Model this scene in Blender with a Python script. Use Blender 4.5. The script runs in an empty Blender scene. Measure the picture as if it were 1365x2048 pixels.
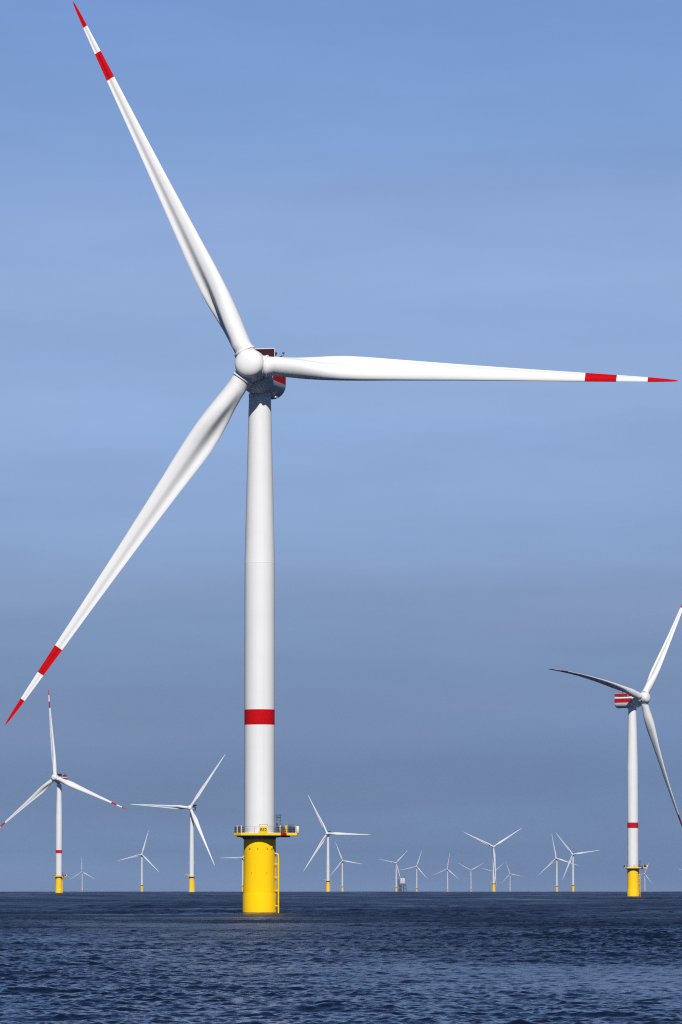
import bpy, bmesh, math, random
import numpy as np
from mathutils import Matrix, Vector

C = bpy.context.scene
COL = C.collection
PI = math.pi
R = math.radians

# ------------------------------------------------------------------ camera
CAM_H = 5.0                 # eye height above the sea, metres
RE = 7.4e6                  # earth radius with refraction: far towers sink behind the horizon
FOCAL = 10260.0 / 2048.0    # focal length in picture heights (a long lens)
cd = bpy.data.cameras.new('camera')
cam = bpy.data.objects.new('camera', cd)
COL.objects.link(cam)
cam.location = (0, 0, CAM_H)
cam.rotation_euler = (R(90 + 4.167), 0, 0)
cd.sensor_fit = 'VERTICAL'
cd.sensor_height = 36.0
cd.sensor_width = 24.0
cd.lens = 36.0 * FOCAL
cd.clip_start = 0.5
cd.clip_end = 120000
C.camera = cam

# ------------------------------------------------------------------ sky and sun
SUN_EL, SUN_AZ = 38.5, 176.0        # azimuth clockwise from the viewing direction
w = bpy.data.worlds.new('World')
C.world = w
w.use_nodes = True
nt = w.node_tree
bg = nt.nodes['Background']
sky = nt.nodes.new('ShaderNodeTexSky')
sky.sky_type = 'NISHITA'
sky.sun_disc = False
sky.sun_elevation = R(SUN_EL)
sky.sun_rotation = R(SUN_AZ)
sky.dust_density = 0.1
tc = nt.nodes.new('ShaderNodeTexCoord')
sep = nt.nodes.new('ShaderNodeSeparateXYZ')
nt.links.new(tc.outputs['Generated'], sep.inputs[0])
# thin uneven layers of air: a slow noise, stretched along the horizon, shifts the height
mp = nt.nodes.new('ShaderNodeMapping')
mp.inputs['Scale'].default_value = (5, 5, 38)
nz = nt.nodes.new('ShaderNodeTexNoise')
nz.inputs['Scale'].default_value = 1.6
nz.inputs['Detail'].default_value = 4
nt.links.new(tc.outputs['Generated'], mp.inputs[0])
nt.links.new(mp.outputs[0], nz.inputs['Vector'])
ma = nt.nodes.new('ShaderNodeMath'); ma.operation = 'MULTIPLY_ADD'
nt.links.new(nz.outputs['Fac'], ma.inputs[0])
ma.inputs[1].default_value = 0.022
ma.inputs[2].default_value = -0.011
ad = nt.nodes.new('ShaderNodeMath'); ad.operation = 'ADD'
nt.links.new(sep.outputs['Z'], ad.inputs[0])
nt.links.new(ma.outputs[0], ad.inputs[1])
ramp = nt.nodes.new('ShaderNodeValToRGB')
SKY_TINT = [(0, (0.231, 0.393, 0.926)),
            (0.0069, (0.175, 0.298, 0.707)),
            (0.0166, (0.152, 0.239, 0.558)),
            (0.0264, (0.176, 0.259, 0.582)),
            (0.0361, (0.203, 0.274, 0.562)),
            (0.0458, (0.211, 0.29, 0.562)),
            (0.0555, (0.289, 0.343, 0.612)),
            (0.0653, (0.328, 0.404, 0.696)),
            (0.075, (0.359, 0.424, 0.711)),
            (0.0847, (0.414, 0.488, 0.767)),
            (0.0944, (0.46, 0.516, 0.774)),
            (0.108, (0.47, 0.517, 0.753)),
            (0.1176, (0.542, 0.566, 0.791)),
            (0.1283, (0.539, 0.566, 0.795)),
            (0.1427, (0.501, 0.566, 0.816)),
            (0.1571, (0.481, 0.55, 0.791)),
            (0.1704, (0.481, 0.551, 0.82)),
            (0.25, (0.33, 0.41, 0.64)),
            (0.42, (0.17, 0.215, 0.36))]
cr = ramp.color_ramp
while len(cr.elements) < len(SKY_TINT):
    cr.elements.new(0.5)
for e, (p, c) in zip(cr.elements, SKY_TINT):
    e.position = p
for e, (p, c) in zip(cr.elements, SKY_TINT):
    e.position = p
    e.color = (c[0], c[1], c[2], 1)
nt.links.new(ad.outputs[0], ramp.inputs[0])
mx = nt.nodes.new('ShaderNodeMix')
mx.data_type = 'RGBA'; mx.blend_type = 'MULTIPLY'; mx.clamp_result = False
mx.inputs['Factor'].default_value = 1.0
nt.links.new(sky.outputs[0], mx.inputs['A'])
nt.links.new(ramp.outputs[0], mx.inputs['B'])
# faint wisps: a few per cent of brightness, drawn out along the horizon
mp2 = nt.nodes.new('ShaderNodeMapping')
mp2.inputs['Scale'].default_value = (8, 8, 42)
mp2.inputs['Rotation'].default_value = (0, R(3.5), 0)
nz2 = nt.nodes.new('ShaderNodeTexNoise')
nz2.inputs['Scale'].default_value = 1.3
nz2.inputs['Detail'].default_value = 5
nz2.inputs['Roughness'].default_value = .58
nt.links.new(tc.outputs['Generated'], mp2.inputs[0])
nt.links.new(mp2.outputs[0], nz2.inputs['Vector'])
mr = nt.nodes.new('ShaderNodeMapRange')
mr.inputs['From Min'].default_value = .25
mr.inputs['From Max'].default_value = .75
mr.inputs['To Min'].default_value = .92
mr.inputs['To Max'].default_value = 1.08
nt.links.new(nz2.outputs['Fac'], mr.inputs['Value'])
vm = nt.nodes.new('ShaderNodeVectorMath'); vm.operation = 'SCALE'
nt.links.new(mx.outputs['Result'], vm.inputs[0])
nt.links.new(mr.outputs['Result'], vm.inputs['Scale'])
nt.links.new(vm.outputs[0], bg.inputs[0])
bg.inputs[1].default_value = 0.10

sl = bpy.data.lights.new('sun', 'SUN')
sl.energy = 4.9
sl.angle = R(0.5)
sl.color = (1.0, 0.97, 0.93)
sun = bpy.data.objects.new('sun', sl)
COL.objects.link(sun)
sd = Vector((math.sin(R(SUN_AZ)) * math.cos(R(SUN_EL)), math.cos(R(SUN_AZ)) * math.cos(R(SUN_EL)), math.sin(R(SUN_EL))))
sun.rotation_euler = sd.to_track_quat('Z', 'Y').to_euler()

vs = C.view_settings
vs.view_transform = 'Standard'
vs.look = 'None'
vs.exposure = 0.0
vs.gamma = 1.0
vs.use_curve_mapping = False
C.render.engine = 'CYCLES'
C.cycles.use_denoising = False
C.cycles.use_adaptive_sampling = False
C.cycles.pixel_filter_type = 'BLACKMAN_HARRIS'
C.cycles.filter_width = 1.15
C.cycles.max_bounces = 6
C.cycles.volume_bounces = 0
C.cycles.sample_clamp_indirect = 1.0
C.cycles.blur_glossy = 2.0
C.cycles.caustics_reflective = False
C.cycles.caustics_refractive = False


# ------------------------------------------------------------------ helpers
class MB:
    """collects verts/faces of one mesh; faces carry a material slot"""
    def __init__(s):
        s.v, s.f, s.m = [], [], []

    def add(s, verts, faces, mat=0):
        o = len(s.v)
        s.v += [tuple(v) for v in verts]
        for f in faces:
            s.f.append(tuple(i + o for i in f))
            s.m.append(mat)

    def box(s, c, d, mat=0, rz=0.0):
        x, y, z = d[0] / 2, d[1] / 2, d[2] / 2
        M = Matrix.Rotation(rz, 3, 'Z')
        vs_ = [Vector(c) + M @ Vector((sx * x, sy * y, sz * z)) for sz in (-1, 1) for sy in (-1, 1) for sx in (-1, 1)]
        s.add(vs_, [(0, 2, 3, 1), (4, 5, 7, 6), (0, 1, 5, 4), (2, 6, 7, 3), (0, 4, 6, 2), (1, 3, 7, 5)], mat)

    def rings(s, rings, mat=0, cap0=True, cap1=True, mats=None):
        n = len(rings[0])
        o = len(s.v)
        for r in rings:
            s.v += [tuple(p) for p in r]
        for i in range(len(rings) - 1):
            mm = mats[i] if mats else mat
            for j in range(n):
                k = (j + 1) % n
                s.f.append((o + i * n + j, o + i * n + k, o + (i + 1) * n + k, o + (i + 1) * n + j))
                s.m.append(mm)
        if cap0:
            s.f.append(tuple(o + j for j in reversed(range(n)))); s.m.append(mats[0] if mats else mat)
        if cap1:
            e = o + (len(rings) - 1) * n
            s.f.append(tuple(e + j for j in range(n))); s.m.append(mats[-1] if mats else mat)

    def tube(s, pts, r, n=8, mat=0):
        pts = [Vector(p) for p in pts]
        rr = r if isinstance(r, (list, tuple)) else [r] * len(pts)
        rings = []
        for i, p in enumerate(pts):
            d = (pts[min(i + 1, len(pts) - 1)] - pts[max(i - 1, 0)]).normalized()
            a = Vector((0, 0, 1)) if abs(d.z) < 0.9 else Vector((1, 0, 0))
            u = d.cross(a).normalized()
            v = d.cross(u).normalized()
            rings.append([p + rr[i] * (math.cos(2 * PI * j / n) * u + math.sin(2 * PI * j / n) * v) for j in range(n)])
        s.rings(rings, mat)

    def lathe(s, prof, n=48, axis='Z', mat=0, mats=None, cap0=True, cap1=True):
        """prof: (t, r) along the axis"""
        rings = []
        for t, r in prof:
            if axis == 'Z':
                rings.append([(r * math.cos(2 * PI * j / n), r * math.sin(2 * PI * j / n), t) for j in range(n)])
            else:       # along Y
                rings.append([(r * math.sin(2 * PI * j / n), t, r * math.cos(2 * PI * j / n)) for j in range(n)])
        s.rings(rings, mat, cap0, cap1, mats)

    def prism(s, poly, z0, z1, mat=0):
        s.rings([[(x, y, z0) for x, y in poly], [(x, y, z1) for x, y in poly]], mat)

    def mesh(s, name, mats, smooth=35):
        me = bpy.data.meshes.new(name)
        me.from_pydata(s.v, [], s.f)
        for m in mats:
            me.materials.append(m)
        me.polygons.foreach_set('material_index', s.m)
        bm = bmesh.new(); bm.from_mesh(me)
        bmesh.ops.recalc_face_normals(bm, faces=bm.faces)
        bm.to_mesh(me); bm.free()
        if smooth:
            me.polygons.foreach_set('use_smooth', [True] * len(me.polygons))
            me.set_sharp_from_angle(angle=R(smooth))
        me.update()
        return me


def link(name, data, parent=None, M=None):
    o = bpy.data.objects.new(name, data)
    COL.objects.link(o)
    if parent:
        o.parent = parent
    if M is not None:
        o.matrix_local = M
    return o


def tag(o, label=None, cat=None, group=None, kind=None):
    for k, v in (('label', label), ('category', cat), ('group', group), ('kind', kind)):
        if v:
            o[k] = v


def paint(name, col, rough=0.4, var=0.06, scale=0.35, streak=0.0, spec=0.5, metal=0.0, dirt=(.16, .13, .10)):
    m = bpy.data.materials.new(name)
    m.use_nodes = True
    t = m.node_tree
    b = t.nodes['Principled BSDF']
    b.inputs['Roughness'].default_value = rough
    b.inputs['Metallic'].default_value = metal
    b.inputs['Specular IOR Level'].default_value = spec
    co = t.nodes.new('ShaderNodeTexCoord')
    n = t.nodes.new('ShaderNodeTexNoise')
    n.inputs['Scale'].default_value = scale
    n.inputs['Detail'].default_value = 5
    t.links.new(co.outputs['Object'], n.inputs['Vector'])
    r = t.nodes.new('ShaderNodeValToRGB')
    r.color_ramp.elements[0].position = .3
    r.color_ramp.elements[1].position = .7
    r.color_ramp.elements[0].color = (*[c * (1 - var) for c in col], 1)
    r.color_ramp.elements[1].color = (*col, 1)
    t.links.new(n.outputs['Fac'], r.inputs[0])
    out = r.outputs[0]
    if streak:      # faint runs of dirt down the paint
        mpn = t.nodes.new('ShaderNodeMapping')
        mpn.inputs['Scale'].default_value = (2.2, 2.2, .05)
        t.links.new(co.outputs['Object'], mpn.inputs[0])
        n2 = t.nodes.new('ShaderNodeTexNoise')
        n2.inputs['Scale'].default_value = 1.0
        n2.inputs['Detail'].default_value = 6
        t.links.new(mpn.outputs[0], n2.inputs['Vector'])
        r2 = t.nodes.new('ShaderNodeValToRGB')
        r2.color_ramp.elements[0].position = .56
        r2.color_ramp.elements[1].position = .80
        r2.color_ramp.elements[0].color = (0, 0, 0, 1)
        r2.color_ramp.elements[1].color = (streak, streak, streak, 1)
        t.links.new(n2.outputs['Fac'], r2.inputs[0])
        mm = t.nodes.new('ShaderNodeMix'); mm.data_type = 'RGBA'
        t.links.new(r2.outputs[0], mm.inputs['Factor'])
        t.links.new(out, mm.inputs['A'])
        mm.inputs['B'].default_value = (*dirt, 1)
        out = mm.outputs['Result']
    t.links.new(out, b.inputs['Base Color'])
    return m


WHITE = paint('white_tower_paint', (.72, .715, .70), .5, .05, .25, .08, spec=.3)
BLADE = paint('white_blade_coat', (.72, .715, .70), .45, .04, .20, spec=.3)
RED = paint('red_band_paint', (.50, .001, .002), .7, .08, .4, spec=.03)
YEL = paint('yellow_foundation_paint', (.94, .57, .0005), .7, .05, .5, .20, spec=.04, dirt=(.62, .30, .01))
YEL2 = paint('yellow_rail_paint', (.93, .57, .001), .6, .06, 1.5, spec=.15)
GALV = paint('galvanised_steel', (.055, .06, .07), .6, .25, 3.0, metal=.1)
DARK = paint('dark_grille', (.016, .012, .017), .6, .3, 2.0, spec=.2)
DKRED = paint('dark_red_panel', (.10, .002, .004), .5, .2, 2.0, spec=.15)
DECK = paint('deck_grating', (.10, .105, .11), .6, .25, 2.0)
GREY = paint('grey_steel', (.30, .31, .33), .5, .2, 1.0)
STEEL = paint('dark_grey_steel', (.085, .085, .09), .6, .3, .3)
LETTER = paint('sign_lettering', (.05, .035, .02), .5, .1, 3.0)
WET = paint('splash_zone_paint', (.50, .27, .005), .4, .45, 1.2)


# ------------------------------------------------------------------ sea
def build_sea():
    rng = np.random.default_rng(11)
    # polar sheet about the viewer: fine where the lens looks, coarse elsewhere
    fine = np.arange(-5.6, 5.6, 0.0195)
    mid_r = 5.6 + np.cumsum(0.0195 * 1.05 ** np.arange(1, 100))
    mid_r = mid_r[mid_r < 40]
    outer = np.linspace(42, 360 - 42, 120)
    az = np.concatenate([-mid_r[::-1], fine, mid_r, outer])
    az = np.radians(az)
    da = np.diff(np.concatenate([az, [az[0] + 2 * PI]]))
    rs = [3.0]
    while rs[-1] < 26000:
        r = rs[-1]
        if r < 150: st = .2 + (150 - r) * .004
        elif r < 300: st = .13
        else: st = .13 * (r / 300) ** 1.65
        rs.append(r + min(st, 600))
    rs = np.array(rs)
    dr = np.gradient(rs)
    na, nr = len(az), len(rs)
    A, Rr = np.meshgrid(az, rs)
    X = (Rr * np.sin(A)).astype(np.float32).ravel()
    Y = (Rr * np.cos(A)).astype(np.float32).ravel()
    sp = np.maximum(.5 * dr[:, None] * np.ones(na)[None], Rr * np.maximum(da, 0)[None]).astype(np.float32).ravel()
    Z = np.zeros_like(X); DX = np.zeros_like(X); DY = np.zeros_like(X)
    # slow gust patches change how rough the surface is
    G = np.zeros_like(X)
    for i in range(14):
        lam = rng.uniform(60, 260); th = rng.uniform(0, 2 * PI)
        G += np.sin(2 * PI / lam * (X * np.cos(th) + Y * np.sin(th) * .5) + rng.uniform(0, 2 * PI)) / 4.5
    gust = np.clip(1 + .5 * G, .3, 1.9)
    N = 230
    lams = np.exp(rng.uniform(np.log(.3), np.log(14), N))
    swell = [(36, .016, -.05), (52, .017, .10), (71, .015, .22)]        # long low swell from behind the turbines
    for i, lam in enumerate(list(lams) + [q[0] for q in swell]):
        sel = sp < lam * .42
        if not sel.any():
            continue
        k = 2 * PI / lam
        spread = 1.1 if lam < 2.5 else .65
        th = R(255) + rng.normal(0, spread)            # running toward the viewer, a little across
        kx, ky = k * math.cos(th), k * math.sin(th)
        slope = .027 * (1.0 if lam < 1.6 else (1.6 / lam) ** .75)
        a = slope / k * rng.uniform(.5, 1.4)
        if i >= N:
            th = R(262) + swell[i - N][2]
            kx, ky = k * math.cos(th), k * math.sin(th)
            a = swell[i - N][1] / k
        fade = np.clip((lam * .42 - sp[sel]) / (lam * .2), 0, 1) * gust[sel]
        ph = kx * X[sel] + ky * Y[sel] + np.float32(rng.uniform(0, 2 * PI))
        s, c = np.sin(ph), np.cos(ph)
        Z[sel] += a * fade * c
        DX[sel] -= .8 * a * fade * s * kx / k
        DY[sel] -= .8 * a * fade * s * ky / k
    Z -= (X * X + Y * Y) / (2 * RE)
    co = np.stack([X + DX, Y + DY, Z], 1).astype(np.float32)
    idx = np.arange(na * nr, dtype=np.int32).reshape(nr, na)
    a0 = idx[:-1, :]; a1 = np.roll(idx, -1, 1)[:-1, :]; b0 = idx[1:, :]; b1 = np.roll(idx, -1, 1)[1:, :]
    quads = np.stack([a0, b0, b1, a1], -1).reshape(-1, 4)      # winding checked below: faces up
    centre = len(co)
    co = np.concatenate([co, [[0, 0, 0]]]).astype(np.float32)
    nq = len(quads)
    tris = np.stack([np.full(na, centre, np.int32), idx[0], np.roll(idx[0], -1)], -1)
    me = bpy.data.meshes.new('sea')
    me.vertices.add(len(co)); me.vertices.foreach_set('co', co.ravel())
    loops = np.concatenate([quads.ravel(), tris.ravel()]).astype(np.int32)
    me.loops.add(len(loops)); me.loops.foreach_set('vertex_index', loops)
    starts = np.concatenate([np.arange(nq) * 4, nq * 4 + np.arange(na) * 3]).astype(np.int32)
    me.polygons.add(len(starts)); me.polygons.foreach_set('loop_start', starts)
    me.polygons.foreach_set('use_smooth', np.ones(len(starts), bool))
    lost = np.clip((sp - .2) / .9, 0, 1) * np.clip((900 - Rr.ravel()) / 400, 0, 1)   # where the sheet is too coarse for the chop
    at = me.attributes.new('coarse', 'FLOAT', 'POINT')
    at.data.foreach_set('value', np.concatenate([lost, [0]]).astype(np.float32))
    me.update(calc_edges=True)
    if me.polygons[nq // 2].normal.z < 0:
        me.flip_normals()
    print('sea verts', len(co), na, nr)

    m = bpy.data.materials.new('sea_water'); m.use_nodes = True
    t = m.node_tree; b = t.nodes['Principled BSDF']
    b.inputs['Base Color'].default_value = (.003, .0074, .0185, 1)
    b.inputs['IOR'].default_value = 1.33
    cdn = t.nodes.new('ShaderNodeVectorMath'); cdn.operation = 'LENGTH'
    g0 = t.nodes.new('ShaderNodeNewGeometry')
    t.links.new(g0.outputs['Position'], cdn.inputs[0])
    rr = t.nodes.new('ShaderNodeMapRange')          # farther out the mesh carries fewer of the waves: rougher micro-surface
    rr.inputs['From Min'].default_value = 210; rr.inputs['From Max'].default_value = 750
    rr.inputs['To Min'].default_value = .085; rr.inputs['To Max'].default_value = .385
    t.links.new(cdn.outputs['Value'], rr.inputs['Value'])
    t.links.new(rr.outputs['Result'], b.inputs['Roughness'])
    geo = t.nodes.new('ShaderNodeNewGeometry')
    # ripples too small for the mesh
    n1 = t.nodes.new('ShaderNodeTexNoise'); n1.inputs['Scale'].default_value = 5.0; n1.inputs['Detail'].default_value = 5
    n1.inputs['Roughness'].default_value = .6
    t.links.new(geo.outputs['Position'], n1.inputs['Vector'])
    bp = t.nodes.new('ShaderNodeBump')
    bp.inputs['Strength'].default_value = .35
    bp.inputs['Distance'].default_value = .08
    t.links.new(n1.outputs['Fac'], bp.inputs['Height'])
    la = t.nodes.new('ShaderNodeAttribute'); la.attribute_name = 'coarse'
    n3 = t.nodes.new('ShaderNodeTexNoise'); n3.inputs['Scale'].default_value = .75; n3.inputs['Detail'].default_value = 5
    t.links.new(geo.outputs['Position'], n3.inputs['Vector'])
    b3 = t.nodes.new('ShaderNodeBump'); b3.inputs['Distance'].default_value = .55
    t.links.new(la.outputs['Fac'], b3.inputs['Strength'])
    t.links.new(n3.outputs['Fac'], b3.inputs['Height'])
    t.links.new(b3.outputs[0], bp.inputs['Normal'])
    t.links.new(bp.outputs[0], b.inputs['Normal'])
    # gusts roughen the surface in patches
    n4 = t.nodes.new('ShaderNodeTexNoise'); n4.inputs['Scale'].default_value = .022; n4.inputs['Detail'].default_value = 4
    t.links.new(geo.outputs['Position'], n4.inputs['Vector'])
    g4 = t.nodes.new('ShaderNodeMapRange')
    g4.inputs['From Min'].default_value = .3; g4.inputs['From Max'].default_value = .7
    g4.inputs['To Min'].default_value = .62; g4.inputs['To Max'].default_value = 1.4
    t.links.new(n4.outputs['Fac'], g4.inputs['Value'])
    mu = t.nodes.new('ShaderNodeMath'); mu.operation = 'MULTIPLY'
    t.links.new(rr.outputs['Result'], mu.inputs[0]); t.links.new(g4.outputs['Result'], mu.inputs[1])
    t.links.new(mu.outputs[0], b.inputs['Roughness'])
    me.materials.append(m)
    o = link('sea', me)
    tag(o, kind='structure')
    return o


build_sea()


# ------------------------------------------------------------------ turbine pieces
BR = 76.0       # reference rotor radius
STATIONS = [    # r, chord, thickness ratio, twist deg, blend circle->airfoil
    (2.2, 3.42, 1, 0, 0), (3.2, 3.42, 1, 0, 0), (4.5, 3.45, 1, 32, .02), (6, 3.58, .93, 37, .12), (8, 3.92, .80, 35, .32),
    (10.5, 4.50, .64, 29.5, .62), (13.5, 4.95, .52, 23.5, .90), (16.5, 4.95, .43, 18.3, 1), (20, 4.65, .37, 13.8, 1),
    (25, 4.08, .32, 9.4, 1), (30, 3.62, .29, 7, 1), (36, 3.10, .265, 5.4, 1), (42, 2.66, .25, 4, 1), (48, 2.26, .235, 3, 1),
    (54, 1.90, .225, 2.1, 1), (59.66, 1.58, .215, 1.4, 1), (65.21, 1.24, .205, .8, 1), (70.68, .86, .20, .3, 1),
    (73.6, .60, .19, 0, 1), (75.2, .36, .18, 0, 1), (75.8, .20, .18, 0, 1), (76.0, .06, .18, 0, 1)]
RED_IN, WHITE_GAP, RED_TIP = 59.66, 65.21, 70.68


def blade_mesh(name, bands, pitch=2.5, prebend=0.0):
    st = []
    for a, b in zip(STATIONS[:-1], STATIONS[1:]):
        k = 3 if b[0] - a[0] > 2 else 1
        for i in range(k):
            u = i / k
            st.append(tuple(a[j] + (b[j] - a[j]) * u for j in range(5)))
    st.append(STATIONS[-1])
    n = 26
    rings, mats = [], []
    for r, c, tk, tw, bl in st:
        be = R(tw + pitch)
        ld = Vector((math.cos(be), -math.sin(be), 0))      # toward the leading edge
        pd = Vector((-math.sin(be), -math.cos(be), 0))     # toward the pressure side (upwind)
        q = r / BR
        off = Vector((-math.sin(R(pitch)), -math.cos(R(pitch)), 0)) * (prebend * 4 * (q * q - q))
        ring = []
        for side in (0, 1):
            for i in range(n):
                th = PI * i / n if side == 0 else PI + PI * i / n
                xi = (1 - math.cos(th)) / 2
                yt = 5 * tk * (.2969 * math.sqrt(max(xi, 0)) - .126 * xi - .3516 * xi ** 2 + .2843 * xi ** 3 - .1015 * xi ** 4)
                cusp = .30 * tk * max(0, math.sin(PI * (xi - .42) / .58)) ** 2 if xi > .42 else 0
                if side == 0:
                    ya = -(yt + cusp * .25)
                else:
                    ya = yt - cusp
                yc = -.5 * math.sin(th) if side == 0 else -.5 * math.sin(th)
                xa = (.46 - xi)
                xc = (.5 - xi)
                x = (xc * (1 - bl) + xa * bl) * c
                y = (yc * (1 - bl) + ya * bl) * c
                ring.append(Vector((0, 0, r)) + ld * x + pd * y + off)
        rings.append(ring)
    for a, b in zip(st[:-1], st[1:]):
        rm = (a[0] + b[0]) / 2
        mats.append(1 if bands and (RED_IN < rm < WHITE_GAP or rm > RED_TIP) else 0)
    mb = MB()
    mb.rings(rings, mats=mats)
    # root collar
    mb.lathe([(2.62, 1.70), (2.62, 1.93), (2.70, 1.97), (2.90, 1.97), (2.98, 1.93), (2.98, 1.70)], 40, cap0=False, cap1=False)
    return mb.mesh(name, [BLADE, RED], 40)


def hub_mesh():
    mb = MB()
    prof = [(-3.5, .02)]
    for i in range(1, 13):
        a = i / 12 * PI / 2
        prof.append((-3.5 + 1.5 * (1 - math.cos(a)), 2.55 * math.sin(a) ** .82))
    prof += [(-1.95, 2.55), (-1.90, 2.58), (-1.86, 2.58)]
    mb.lathe(prof, 56, 'Y', cap0=True, cap1=False)
    # spinner body, bulging between the three blade sockets
    n = 72
    rings = []
    for t, r in [(-1.92, 2.40), (-1.88, 2.58), (-1.4, 2.66), (-.6, 2.72), (.6, 2.70), (1.5, 2.60), (2.0, 2.45), (2.05, 2.0)]:
        ring = []
        for j in range(n):
            a = 2 * PI * j / n
            ring.append((r * math.sin(a), t, r * math.cos(a)))
        rings.append(ring)
    mb.rings(rings)
    for k in range(3):          # stub sockets
        M = Matrix.Rotation(k * 2 * PI / 3, 4, 'Y')
        b2 = MB()
        b2.lathe([(1.2, 1.84), (2.42, 1.84), (2.48, 1.78), (2.50, 1.5)], 40)
        mb.add([M @ Vector(v) for v in b2.v], b2.f)
    return mb.mesh('hub', [BLADE], 38)


def nacelle_mesh():
    """white body with two-tone red band along the sides, rounded belly"""
    w2, zt, zb, rb = 2.80, 1.55, -4.0, 2.55
    zr1, zr0 = .62, -1.45
    half = [(0, zt), (w2 - .9, zt), (w2 - .3, zt - .22), (w2, zt - .7), (w2, zr1), (w2, zr0), (w2, zb + rb)]
    for i in range(1, 7):
        a = i / 6 * PI / 2
        half.append((w2 - rb + rb * math.cos(a), zb + rb - rb * math.sin(a)))
    half.append((0, zb))
    sec = half + [(-x, z) for x, z in reversed(half[1:-1])]
    nh = len(half)
    red_edges = {4, len(sec) - 5}       # the edge between zr1 and zr0 on either side
    mb = MB()
    ys = [(-4.45, .74), (-4.2, .80), (-3.2, .94), (-1.8, 1), (.5, 1), (2.5, 1), (8.0, 1), (8.55, .985), (8.85, .94), (8.95, .86)]
    rings = []
    for y, s in ys:
        cz = -1.1
        rings.append([Vector((x * s, y, cz + (z - cz) * s)) for x, z in sec])
    n = len(sec)
    o = 0
    for r in rings:
        mb.v += [tuple(p) for p in r]
    for i in range(len(rings) - 1):
        for j in range(n):
            k = (j + 1) % n
            mb.f.append((i * n + j, i * n + k, (i + 1) * n + k, (i + 1) * n + j))
            mb.m.append(1 if j in red_edges and 3 <= i < 9 else 0)
    mb.f.append(tuple(range(n))); mb.m.append(0)
    e = (len(rings) - 1) * n
    mb.f.append(tuple(e + j for j in range(n))); mb.m.append(0)
    # yaw bearing skirt under the body
    mb.lathe([(-4.35, 1.97), (-4.30, 2.0), (-3.7, 2.0)], 40)
    mb.box((1.9, 3.6, -4.02), (.7, 1.3, .25))
    return mb.mesh('nacelle', [WHITE, RED], 35)


def radiator_mesh():
    mb = MB()
    mb.box((0, .35, 2.95), (5.0, .34, 2.6), 0)
    for i in range(14):                                     # dark red slats across the front
        mb.box((0, .165, 1.85 + i * .17), (4.8, .05, .06), 1)
    mb.tube([(-2.6, .3, 1.5), (-2.6, .3, 4.36), (2.6, .3, 4.36), (2.6, .3, 1.5)], .085, 8, 2)
    return mb.mesh('radiator', [DARK, DKRED, WHITE], 30)


def hoist_rail_mesh():
    """solid red guard panels round the hoist deck on the roof"""
    mb = MB()
    z0, z1 = 1.85, 2.95
    for sx in (-1, 1):
        mb.box((sx * 2.62, 4.9, (z0 + z1) / 2), (.07, 7.8, z1 - z0), 0)
    mb.box((0, 8.80, (z0 + z1) / 2), (5.3, .07, z1 - z0), 0)
    for y in (1.0, 3.0, 5.0, 7.0, 8.75):
        for sx in (-1, 1):
            mb.box((sx * 2.55, y, 2.2), (.08, .08, 1.5), 1)
    mb.box((0, 4.9, 1.72), (5.2, 7.9, .10), 2)
    for sx in (-1, 1):
        mb.tube([(sx * 2.62, 1.0, 3.0), (sx * 2.62, 8.8, 3.0)], .05, 6, 1)
    return mb.mesh('hoist_railing', [RED, WHITE, DECK], 30)


def mast_mesh():
    mb = MB()
    b = Vector((1.35, 6.8, 3.15))
    mb.tube([b + Vector((-.2, 0, -1.0)), b + Vector((.2, 0, .1)), b + Vector((1.1, 0, .55))], .10, 6)
    mb.tube([b + Vector((.3, 0, -.5)), b + Vector((1.2, 0, .55))], .08, 6)
    mb.tube([b + Vector((1.1, 0, .5)), b + Vector((1.35, 0, .55)), b + Vector((1.35, 0, .95))], .06, 6)
    mb.box(b + Vector((1.35, 0, 1.02)), (.36, .36, .26))
    mb.tube([b + Vector((0, 0, -.4)), b + Vector((-.1, 0, .7))], .10, 6)
    mb.box(b + Vector((-.02, -.1, .25)), (.9, .5, .16))
    mb.lathe([(z + b.z + 1.02, r) for z, r in ((-.3, .05), (-.22, .2), (0, .28), (.2, .2), (.28, .04))], 12)
    k = len(mb.v)
    for i in range(k - 60, k):
        x, y, z = mb.v[i]
        mb.v[i] = (x + b.x - .05, y + b.y, z)
    mb.box(b + Vector((-.3, .3, -.25)), (.9, .8, .7))
    return mb.mesh('weather_mast', [GALV], 30)


def tower_mesh(H, z0, r0, r1, zk, band):
    prof, mats = [(z0, r0 + .12), (z0 + .28, r0 + .12), (z0 + .30, r0)], [0, 0]
    cuts = sorted({z0 + .3, zk, H - 3.9} | (set(band) if band else set()))
    def rad(z):
        return r0 if z <= zk else r0 + (r1 - r0) * (z - zk) / (H - 4 - zk)
    for z in cuts[1:]:
        mats.append(1 if band and band[0] < z <= band[1] + .01 else 0)
        prof.append((z, rad(z)))
        if not (band and z in band) and z < H - 5 and z > z0 + 1:       # welded flange between sections
            prof += [(z + .02, rad(z) + .018), (z + .10, rad(z) + .018), (z + .12, rad(z))]
            mats += [0, 0, 0]
    mats.append(0)
    mb = MB()
    mb.lathe(prof, 72, mats=mats)
    return mb.mesh('tower', [WHITE, RED], 25)


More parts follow.
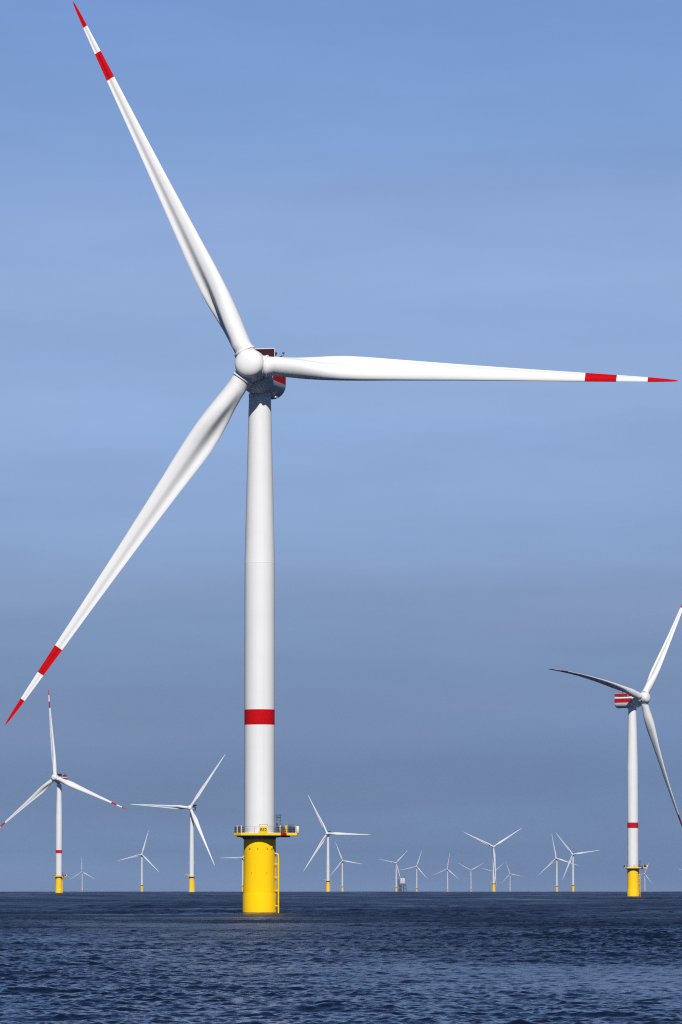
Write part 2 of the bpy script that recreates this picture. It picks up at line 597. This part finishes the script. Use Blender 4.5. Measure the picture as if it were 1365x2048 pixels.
def piece_mesh(h, r0, r1, step):
    """yellow transition piece standing in the water"""
    mb = MB()
    mb.lathe([(-7, r0 + .004), (.42, r0 + .004), (.46, r0), (step, r0), (step + .25, r0 - .06), (step + .7, r1 + .08), (h * .6, r1), (h - .12, r1), (h - .1, r1 + .1), (h, r1 + .1)], 72, mats=[1] + [0] * 9)
    for a in (-60, -125, -95, -40):          # lifting lugs
        x, y = math.cos(R(a)), math.sin(R(a))
        mb.box((x * (r1 + .1), y * (r1 + .1), h - 2.3), (.22, .22, .42), rz=R(a))
    for a in (-62, -118):
        x, y = math.cos(R(a)), math.sin(R(a))
        mb.box((x * (r1 + .06), y * (r1 + .06), h * .54), (.16, .16, .55), rz=R(a))
    return mb.mesh('transition_piece', [YEL, WET], 30)


PLAT = [(-3.1, -4.1), (3.75, -4.1), (4.8, -3.1), (6.5, -3.1), (6.5, 2.6), (3.6, 4.1), (-2.6, 4.1), (-4.3, 2.4), (-4.3, -2.5)]


def platform_mesh():
    mb = MB()
    z = 0
    mb.prism(PLAT, -.16, .02, 1)
    n = len(PLAT)
    for i in range(n):                       # edge beam
        a, b = Vector((*PLAT[i], 0)), Vector((*PLAT[(i + 1) % n], 0))
        d = (b - a); L = d.length; rz = math.atan2(d.y, d.x)
        nrm = Vector((d.y, -d.x, 0)).normalized()
        c = (a + b) / 2 + nrm * .07
        mb.box((c.x, c.y, -.10), (L + .1, .12, .44), 2 if i == 1 else 0, rz)
    for x in (-3.2, -1.4, 1.4, 3.2):         # girders under the deck
        mb.box((x, 0, -.42), (.22, 7.4, .5), 1)
    mb.box((0, -2.9, -.40), (8.0, .22, .44), 1)
    mb.box((1.2, 2.6, -.40), (8.4, .22, .44), 1)
    mb.lathe([(-1.0, 2.82), (-.66, 3.05), (-.18, 3.05)], 48, mat=1)
    return mb.mesh('platform', [YEL2, DECK, RED], 30)


def railing_mesh():
    mb = MB()
    n = len(PLAT)
    for i in range(n):
        a, b = Vector((*PLAT[i], 0)), Vector((*PLAT[(i + 1) % n], 0))
        d = b - a; L = d.length
        k = max(1, round(L / 1.15))
        for z in (.42, .80, 1.18):
            mb.tube([a + Vector((0, 0, z)), b + Vector((0, 0, z))], .016 if i == 0 else .04, 6, 0)
        for q in range(k):
            p = a + d * (q / k)
            mb.tube([p, p + Vector((0, 0, 1.2))], .022 if i == 0 else .05, 6, 0)
        if i not in (0,):                    # vertical infill of the side panels
            m = max(2, round(L / .17))
            for q in range(m):
                p = a + d * ((q + .5) / m)
                mb.tube([p + Vector((0, 0, .1)), p + Vector((0, 0, 1.16))], .024, 4, 0)
    for x, y, t in ((-3.85, -3.2, .12), (-3.12, -4.05, .16), (3.78, -4.05, .11), (4.86, -3.06, .17), (6.42, -3.06, .12)):
        mb.box((x, y, .72), (t, t, 1.38), 1)
    return mb.mesh('railing', [GALV, YEL2], 30)


def sign_mesh():
    mb = MB()
    mb.box((0, 0, .66), (1.52, .06, 1.22), 0)
    for x in (-.72, .72):
        mb.tube([(x, .07, 0), (x, .07, 1.62)], .03, 6, 1)
    mb.tube([(-.72, .07, 1.6), (.72, .07, 1.6)], .03, 6, 1)
    return mb.mesh('sign', [YEL2, GALV], 30)


def crane_mesh():
    """small lattice service gantry by the tower"""
    mb = MB()
    x0, x1, y = 0, .95, 0
    H = 3.25
    for yy in (-.35, .35):
        mb.tube([(x0, yy, 0), (x0, yy, H + .1)], .035, 6)
        mb.tube([(x1 + .35, yy, 0), (x1 - .1, yy, 1.9), (x1 - .15, yy, H)], .035, 6)
        for i in range(5):
            z = .5 + i * .6
            xe = x1 + .3 - (z / 1.9) * .35 if z < 1.9 else x1 - .12
            mb.tube([(x0, yy, z), (xe, yy, z)], .03, 6)
            mb.tube([(x0, yy, z), (xe, yy, min(z + .6, H))], .022, 6)
    mb.box((x0 + .45, 0, H), (1.15, .85, .14))
    mb.box((x0 + .4, 0, H - .45), (.7, .7, .16))
    mb.box((x0 + .2, -.1, 1.55), (.32, .4, .45))
    mb.box((x0 + .35, 0, .7), (.55, .6, 1.0))
    return mb.mesh('service_crane', [GALV], 30)


def cabinet_mesh():
    mb = MB()
    mb.box((0, 0, .62), (1.1, .8, 1.15), 0)
    mb.box((0, -.41, .62), (.9, .03, .95), 1)
    for z in (.3, .5, .7, .9):
        mb.box((0, -.43, z), (.8, .02, .06), 0)
    return mb.mesh('cabinet', [GALV, DECK], 30)


def cage_mesh():
    mb = MB()
    for x in (-.6, .6):
        for y in (-.6, .6):
            mb.tube([(x, y, 0), (x, y, 1.55)], .05, 6)
    for z in (.08, .6, 1.1, 1.52):
        mb.tube([(-.6, -.6, z), (.6, -.6, z), (.6, .6, z), (-.6, .6, z), (-.6, -.6, z)], .035, 6)
    mb.box((-.2, 0, .7), (.5, .7, 1.25))
    mb.box((.35, 0, .5), (.3, .6, .9))
    return mb.mesh('equipment_cage', [GALV], 30)


def raft_mesh():
    mb = MB()
    mb.lathe([(0, .06), (.03, .24), (.10, .29), (.55, .29), (.6, .30), (.65, .29), (1.1, .29), (1.17, .24), (1.2, .06)], 20)
    return mb.mesh('life_raft', [WHITE], 40)


def post_mesh():
    mb = MB()
    mb.tube([(0, 0, 0), (0, 0, 1.2)], .12, 10)
    mb.lathe([(1.2, .12), (1.22, .15), (1.32, .15), (1.36, .04)], 10)
    return mb.mesh('white_post', [WHITE], 30)


def landing_mesh(r):
    """boat landing: two fender tubes and brackets"""
    mb = MB()
    xo = r + .42
    for y in (-.9, .9):
        pts = [(r - .25, y, 10.75), (xo - .32, y, 10.72), (xo - .12, y, 10.62), (xo, y, 10.3)] + [(xo, y, z) for z in (8, 6, 4, 2, 0, -2)]
        mb.tube(pts, .125, 10)
        for z in (8.85, 6.55, 4.25, 1.5):
            mb.tube([(r - .35, y, z), (xo, y, z)], .09, 8)
    return mb.mesh('boat_landing', [YEL2], 40)


def ladder_mesh(r):
    mb = MB()
    x = r + .08
    for y in (-.3, .3):
        mb.tube([(x, y, -1.5), (x, y, 10.2)], .06, 8)
    for i in range(36):
        z = -.6 + i * .3
        mb.tube([(x, -.3, z), (x, .3, z)], .022, 6)
    return mb.mesh('ladder', [YEL2], 40)


def upper_ladder_mesh(r):
    mb = MB()
    x = r + .10
    for y in (-.3, .3):
        mb.tube([(x, y, 10.3), (x, y, 14.1)], .05, 8)
    for i in range(12):
        mb.tube([(x, -.3, 10.5 + i * .3), (x, .3, 10.5 + i * .3)], .022, 6)
    return mb.mesh('upper_ladder', [GALV], 40)


def letters_mesh(text):
    cu = bpy.data.curves.new('sign_text', 'FONT')
    cu.body = text
    cu.size = .78
    cu.align_x = 'CENTER'
    cu.align_y = 'CENTER'
    cu.extrude = .012
    cu.offset = .018
    o = bpy.data.objects.new('sign_text', cu)
    COL.objects.link(o)
    dg = bpy.context.evaluated_depsgraph_get()
    me = bpy.data.meshes.new_from_object(o.evaluated_get(dg))
    bpy.data.objects.remove(o)
    me.materials.clear(); me.materials.append(LETTER)
    return me


# ---- meshes shared by the copies
HUB_H = 95.9
TPH = 14.1
ME = dict(blade=blade_mesh('blade', True), plain=blade_mesh('plain_blade', False), feathered=blade_mesh('feathered_blade', True, 68, 1.3), drooping=blade_mesh('drooping_blade', True, 68, 2.6),
          hub=hub_mesh(), nacelle=nacelle_mesh(), radiator=radiator_mesh(), hoist=hoist_rail_mesh(), mast=mast_mesh(),
          tower=tower_mesh(HUB_H, TPH, 2.68, 1.95, 62.0, (33.4, 36.1)), piece=piece_mesh(TPH, 2.95, 2.77, 3.3),
          platform=platform_mesh(), railing=railing_mesh(), sign=sign_mesh(), crane=crane_mesh(), cabinet=cabinet_mesh(),
          cage=cage_mesh(), raft=raft_mesh(), post=post_mesh(), landing=landing_mesh(2.95), ladder=ladder_mesh(2.84),
          upper=upper_ladder_mesh(2.77))

TILT = R(6)
OV = 6.5


def ground_z(x, y):
    return -(x * x + y * y) / (2 * RE)


def rotor(root, yaw, phase, H, ov, rad, blades, hub_scale=1.0, flex=((0, 1), (0, 1), (0, 1))):
    Y = Matrix.Rotation(yaw, 4, 'Z')
    T = Matrix.Translation((0, 0, H)) @ Y @ Matrix.Translation((0, -ov * math.cos(TILT), ov * math.sin(TILT))) @ Matrix.Rotation(-TILT, 4, 'X')
    link('hub', ME['hub'], root, T @ Matrix.Rotation(phase, 4, 'Y') @ Matrix.Scale(hub_scale, 4))
    s = rad / BR
    for k in range(3):
        M = T @ Matrix.Rotation(phase + k * 2 * PI / 3 + R(flex[k][0]), 4, 'Y') @ Matrix.Scale(s * flex[k][1], 4)
        link('blade', blades[k], root, M)


G_BAND = 'red banded wind turbines of the near row'


def banded_turbine(x, y, yaw, phase, rad, label, letters=None, blades=None, **kw):
    root = link('wind_turbine', None)
    root.location = (x, y, ground_z(x, y))
    tag(root, label, 'wind turbine', G_BAND)
    yaw, phase = R(yaw), R(phase)
    tp = link('transition_piece', ME['piece'], root)
    link('boat_landing', ME['landing'], tp)
    link('ladder', ME['ladder'], tp)
    link('upper_ladder', ME['upper'], tp)
    link('tower', ME['tower'], root)
    P = Matrix.Translation((0, 0, TPH + .12))
    pl = link('platform', ME['platform'], root, P)
    link('railing', ME['railing'], pl)
    link('service_crane', ME['crane'], pl, Matrix.Translation((2.95, -1.6, .02)))
    link('cabinet', ME['cabinet'], pl, Matrix.Translation((4.35, .6, .02)))
    link('equipment_cage', ME['cage'], pl, Matrix.Translation((5.7, -2.2, .02)))
    link('life_raft', ME['raft'], pl, Matrix.Translation((6.74, -2.6, .10)))
    link('white_post', ME['post'], pl, Matrix.Translation((3.72, -3.0, .02)))
    link('white_post', ME['post'], pl, Matrix.Translation((4.62, -2.5, .02)))
    sg = link('sign', ME['sign'], root, Matrix.Translation((.78, -4.24, TPH + .12)))
    if letters:
        link('lettering', letters, sg, Matrix.Translation((0, -.04, .64)) @ Matrix.Rotation(PI / 2, 4, 'X'))
    N = Matrix.Translation((0, 0, HUB_H)) @ Matrix.Rotation(yaw, 4, 'Z')
    nc = link('nacelle', ME['nacelle'], root, N)
    link('radiator', ME['radiator'], nc)
    link('hoist_railing', ME['hoist'], nc)
    link('weather_mast', ME['mast'], nc)
    rotor(root, yaw, phase, HUB_H, OV, rad, blades or [ME['blade']] * 3, 1.0, **kw)
    return root


banded_turbine(-14.4, 907, -12.3, 93.3, 76.1,
               'huge white turbine with red blade bands in the foreground on a tall yellow base', letters_mesh('BE2'), flex=((0, 1), (.7, 1.008), (-.5, 1)))
banded_turbine(142.0, 2501, 51.0, 38.8, 77.0,
               'red banded turbine at the right edge, rotor turned sideways, one blade dark and drooping',
               blades=[ME['feathered'], ME['feathered'], ME['drooping']], flex=((1.7, 1.015), (0, 1), (0, 1)))
banded_turbine(-236.2, 4304, -27.5, 111.1, 76.0,
               'red banded turbine at the far left with one blade tip cut by the left edge')


# ------------------------------------------------------------------ the plain white turbines of the other wind farm
def far_tower():
    mb = MB()
    H = 88
    mb.lathe([(16.2, 2.75), (16.5, 2.75), (16.52, 2.6), (40, 2.5), (40.1, 2.55), (40.3, 2.55), (40.4, 2.5), (62, 2.2), (62.1, 2.25), (62.3, 2.25), (62.4, 2.2), (H - 1.9, 1.75)], 40)
    return mb.mesh('plain_tower', [WHITE], 25)


def far_piece():
    mb = MB()
    mb.lathe([(-7, 3.05), (4, 3.05), (4.6, 2.85), (16.1, 2.8), (16.2, 2.9)], 40)
    for y in (-.9, .9):
        mb.tube([(2.6, y, 12), (3.3, y, 11.7), (3.35, y, 11), (3.35, y, -2)], .14, 8)
    return mb.mesh('plain_transition_piece', [YEL], 30)


def far_platform():
    mb = MB()
    mb.lathe([(0, 2.7), (.02, 4.3), (.4, 4.3), (.42, 2.7)], 24, mat=1)
    for k in range(24):
        a = 2 * PI * k / 24
        p = Vector((4.2 * math.cos(a), 4.2 * math.sin(a), .4))
        mb.tube([p, p + Vector((0, 0, 1.2))], .05, 5, 0)
    for z in (1.0, 1.6):
        mb.tube([(4.2 * math.cos(2 * PI * k / 24), 4.2 * math.sin(2 * PI * k / 24), z) for k in range(25)], .05, 5, 0)
    return mb.mesh('plain_platform', [YEL2, DECK], 30)


def far_crane():
    mb = MB()
    mb.tube([(-3.6, -.6, .4), (-3.6, -.6, 2.3)], .18, 8)
    mb.tube([(-3.2, -.6, 2.2), (-4.6, -.7, 2.9), (-7.4, -.9, 2.1)], [.2, .22, .13], 8)
    mb.tube([(-3.6, -.6, .8), (-4.9, -.7, 2.6)], .09, 6)
    return mb.mesh('davit_crane', [YEL2], 30)


def far_nacelle():
    mb = MB()
    def sec(s):
        out = []
        for k in range(28):
            a = 2 * PI * k / 28
            cx, cz = math.cos(a), math.sin(a)
            p = 3.2
            q = (abs(cx) ** p + abs(cz) ** p) ** (-1 / p)
            out.append((2.35 * s * cx * q, 2.3 * s * cz * q))
        return out
    ys = [(-3.3, .86), (-3.0, .95), (-2.0, 1), (5.4, 1), (6.0, .95), (6.3, .82)]
    mb.rings([[(x, y, z) for x, z in sec(s)] for y, s in ys])
    return mb.mesh('plain_nacelle', [WHITE], 30)


def far_deck():
    mb = MB()
    z0, z1 = 2.5, 3.9
    for sx in (-1, 1):
        mb.box((sx * 2.3, 5.6, (z0 + z1) / 2), (.12, 5.4, z1 - z0))
    mb.box((0, 8.3, (z0 + z1) / 2), (4.6, .12, z1 - z0))
    mb.box((0, 2.95, (z0 + z1) / 2), (4.6, .12, z1 - z0))
    mb.box((0, 5.6, 2.42), (4.8, 5.6, .14))
    return mb.mesh('hoist_deck', [DARK], 30)


def far_cooler():
    mb = MB()
    mb.box((0, 6.9, -.2), (3.6, .9, 2.2))
    for i in range(6):
        mb.box((0, 7.4, -1.1 + i * .36), (3.4, .12, .14))
    mb.tube([(1.2, 6.6, -1.8), (1.2, 7.6, -1.8)], .25, 8)
    return mb.mesh('cooler', [GREY], 30)


def lamp_mesh():
    mb = MB()
    mb.box((0, 0, 0), (.75, .8, 1.6))
    mb.box((0, 0, -.85), (1.1, 1.0, .25))
    mb.lathe([(.7, .3), (1.3, .3), (1.45, .1)], 10)
    return mb.mesh('marker_light', [GREY], 30)


MF = dict(tower=far_tower(), piece=far_piece(), platform=far_platform(), crane=far_crane(), nacelle=far_nacelle(),
          deck=far_deck(), cooler=far_cooler(), lamp=lamp_mesh())
G_FAR = 'plain white wind turbines along the horizon'
FH, FOV = 88.0, 5.0


def plain_turbine(x, y, yaw, phase, rad, label):
    root = link('wind_turbine', None)
    root.location = (x, y, ground_z(x, y))
    tag(root, label, 'wind turbine', G_FAR)
    yaw, phase = R(yaw), R(phase)
    link('transition_piece', MF['piece'], root)
    link('tower', MF['tower'], root)
    pl = link('platform', MF['platform'], root, Matrix.Translation((0, 0, 16.1)))
    link('davit_crane', MF['crane'], pl)
    for sx in (-1, 1):
        link('marker_light', MF['lamp'], root, Matrix.Translation((sx * 2.85, -.35, 31)))
    N = Matrix.Translation((0, 0, FH)) @ Matrix.Rotation(yaw, 4, 'Z')
    nc = link('nacelle', MF['nacelle'], root, N)
    link('hoist_deck', MF['deck'], nc)
    link('cooler', MF['cooler'], nc)
    rotor(root, yaw, phase, FH, FOV, rad, [ME['plain']] * 3, .88)
    return root


for args in [
    (-156.6, 5392, -19.8, 33.5, 68.1, 'largest plain white turbine, left of the foreground tower, one blade pointing straight left'),
    (-19.8, 7823, -13.7, 91.8, 68.0, 'plain yellow-based turbine just right of the foreground tower, one blade pointing straight right'),
    (300.8, 10127, -2.3, 56.3, 67.2, 'plain yellow-based turbine right of the grey platform, two blades up in a wide V'),
    (560.7, 13359, -23.7, 107.1, 67.0, 'left one of the two white turbines whose blades cross before the right edge turbine'),
    (545.7, 12092, -13.2, 81.4, 66.4, 'right and nearer one of the two white turbines whose blades cross'),
    (-468.7, 12104, -1.6, 15.4, 60.0, 'small yellow-footed turbine between the far left banded one and the largest plain one'),
    (-250.5, 13111, .6, 28.8, 58.6, 'small turbine half hidden behind the left side of the big yellow foundation'),
    (3.7, 14315, 6.3, 99.7, 57.4, 'small pale turbine close right of the plain one beside the foreground tower'),
    (163.8, 15265, -8.2, 42.7, 53.6, 'small pale turbine standing at the left side of the grey offshore platform'),
    (251.6, 17091, -7.8, 17.9, 58.3, 'small pale turbine first to the right of the grey offshore platform'),
    (384.8, 18566, -20.4, 8.2, 61.4, 'small pale turbine second to the right of the grey offshore platform'),
    (489.9, 19390, -3.8, 60.5, 56.1, 'small pale turbine with two raised blades, just left of the bigger V shaped one'),
    (612.8, 20545, -18.3, 46.9, 58.6, 'tiny turbine almost hidden behind the tower of the wide V turbine'),
    (722.4, 21978, -12.2, 101.3, 58.4, 'tiny faint turbine just right of the wide V turbine'),
    (1298.0, 21969, -13.4, 21.7, 55.0, 'tiny faint turbine right beside the yellow base of the sideways turbine'),
    (-1031.0, 20485, -8.1, 118.0, 62.2, 'tiny faint turbine just right of the far left red banded turbine'),
    (1400.0, 20500, -12.0, 42.0, 58.0, 'faint turbine past the right edge with only a blade tip in the picture'),
]:
    plain_turbine(*args)


# ------------------------------------------------------------------ offshore transformer platform
def substation():
    x, y = 167.5, 14000
    root = link('offshore_platform', None)
    root.location = (x, y, ground_z(x, y))
    tag(root, 'grey transformer platform with white module standing on a steel jacket at the horizon', 'platform')
    mb = MB()
    zt = 20
    legs = [(-9, -7), (9, -7), (9, 7), (-9, 7)]
    def at(i, z):
        s = 1 + (zt - z) * .012
        return Vector((legs[i][0] * s, legs[i][1] * s, z))
    for i in range(4):
        mb.tube([at(i, -8), at(i, zt)], .8, 10)
        j = (i + 1) % 4
        for z0, z1 in ((0, 10), (10, 20)):
            mb.tube([at(i, z0), at(j, z1)], .45, 8)
            mb.tube([at(j, z0), at(i, z1)], .45, 8)
        mb.tube([at(i, 10), at(j, 10)], .4, 8)
    for (x_, w_, d_) in ((-5.5, 7.5, 9), (3.0, 3.0, 8)):      # cable risers hung inside the jacket
        mb.box((x_, 0, 7), (w_, d_, 24))
    link('jacket', mb.mesh('jacket', [STEEL], 30), root)
    mb = MB()
    mb.box((-2.0, 0, 22.0), (21.5, 19, 4.6), 0)
    mb.box((-10.1, 0, 28.6), (4.9, 16, 8.6), 0)
    mb.box((-10.8, 0, 34.6), (2.6, 9, 3.4), 0)
    for z in (25.2, 28.6, 32.0):
        mb.box((9.4, 0, z), (6.4, 14, .7), 1)
    for xx in (7.0, 9.6, 12.2):
        mb.tube([(xx, -6.8, 12), (xx, -6.8, 35)], .28, 6, 1)
        mb.tube([(xx, 6.8, 12), (xx, 6.8, 35)], .28, 6, 1)
    for xx in (-12.4, -8, -4, 0, 4, 8):
        mb.tube([(xx, -9.4, 24.2), (xx, -9.4, 25.6)], .1, 5, 1)
    mb.tube([(-12.5, -9.4, 25.5), (8.4, -9.4, 25.5)], .1, 5, 1)
    link('topside_deck', mb.mesh('topside_deck', [STEEL, GREY], 30), root)
    mb = MB()
    mb.box((.1, -1.5, 31.8), (12.4, 15, 14.2), 0)
    for i in range(5):
        mb.box((-4.6 + i * 2.35, -9.05, 28.6), (1.5, .12, 2.2), 1)
    for i in range(4):
        mb.box((-3.8 + i * 2.6, -9.05, 34.6), (.25, .14, 5.4), 1)
    link('module', mb.mesh('module', [WHITE, GREY], 30), root)
    mb = MB()
    mb.tube([(5.4, -3, 38), (5.4, -3, 44.0)], .5, 8)
    mb.tube([(5.4, -3, 43.5), (8.6, -3, 47.5)], .35, 8)
    mb.tube([(-6.0, -3, 38), (-6.2, -3, 52)], .18, 6)
    mb.box((-6.0, -3, 50.5), (1.4, .5, 1.2))
    link('deck_crane', mb.mesh('deck_crane', [STEEL], 30), root)


substation()

# ------------------------------------------------------------------ air
def haze():
    mb = MB()
    L = 27500
    z0, z1 = -60.0, 190.0
    mb.box((0, 0, (z0 + z1) / 2), (2 * L, 2 * L, z1 - z0))
    m = bpy.data.materials.new('sea_air'); m.use_nodes = True
    t = m.node_tree
    t.nodes.remove(t.nodes['Principled BSDF'])
    v = t.nodes.new('ShaderNodeVolumePrincipled')
    v.inputs['Color'].default_value = (.29, .40, .68, 1)
    v.inputs['Density'].default_value = 3.2e-5
    v.inputs['Anisotropy'].default_value = 0.0
    t.links.new(v.outputs[0], t.nodes['Material Output'].inputs['Volume'])
    o = link('haze', mb.mesh('haze', [m], 0))
    tag(o, kind='stuff')


haze()
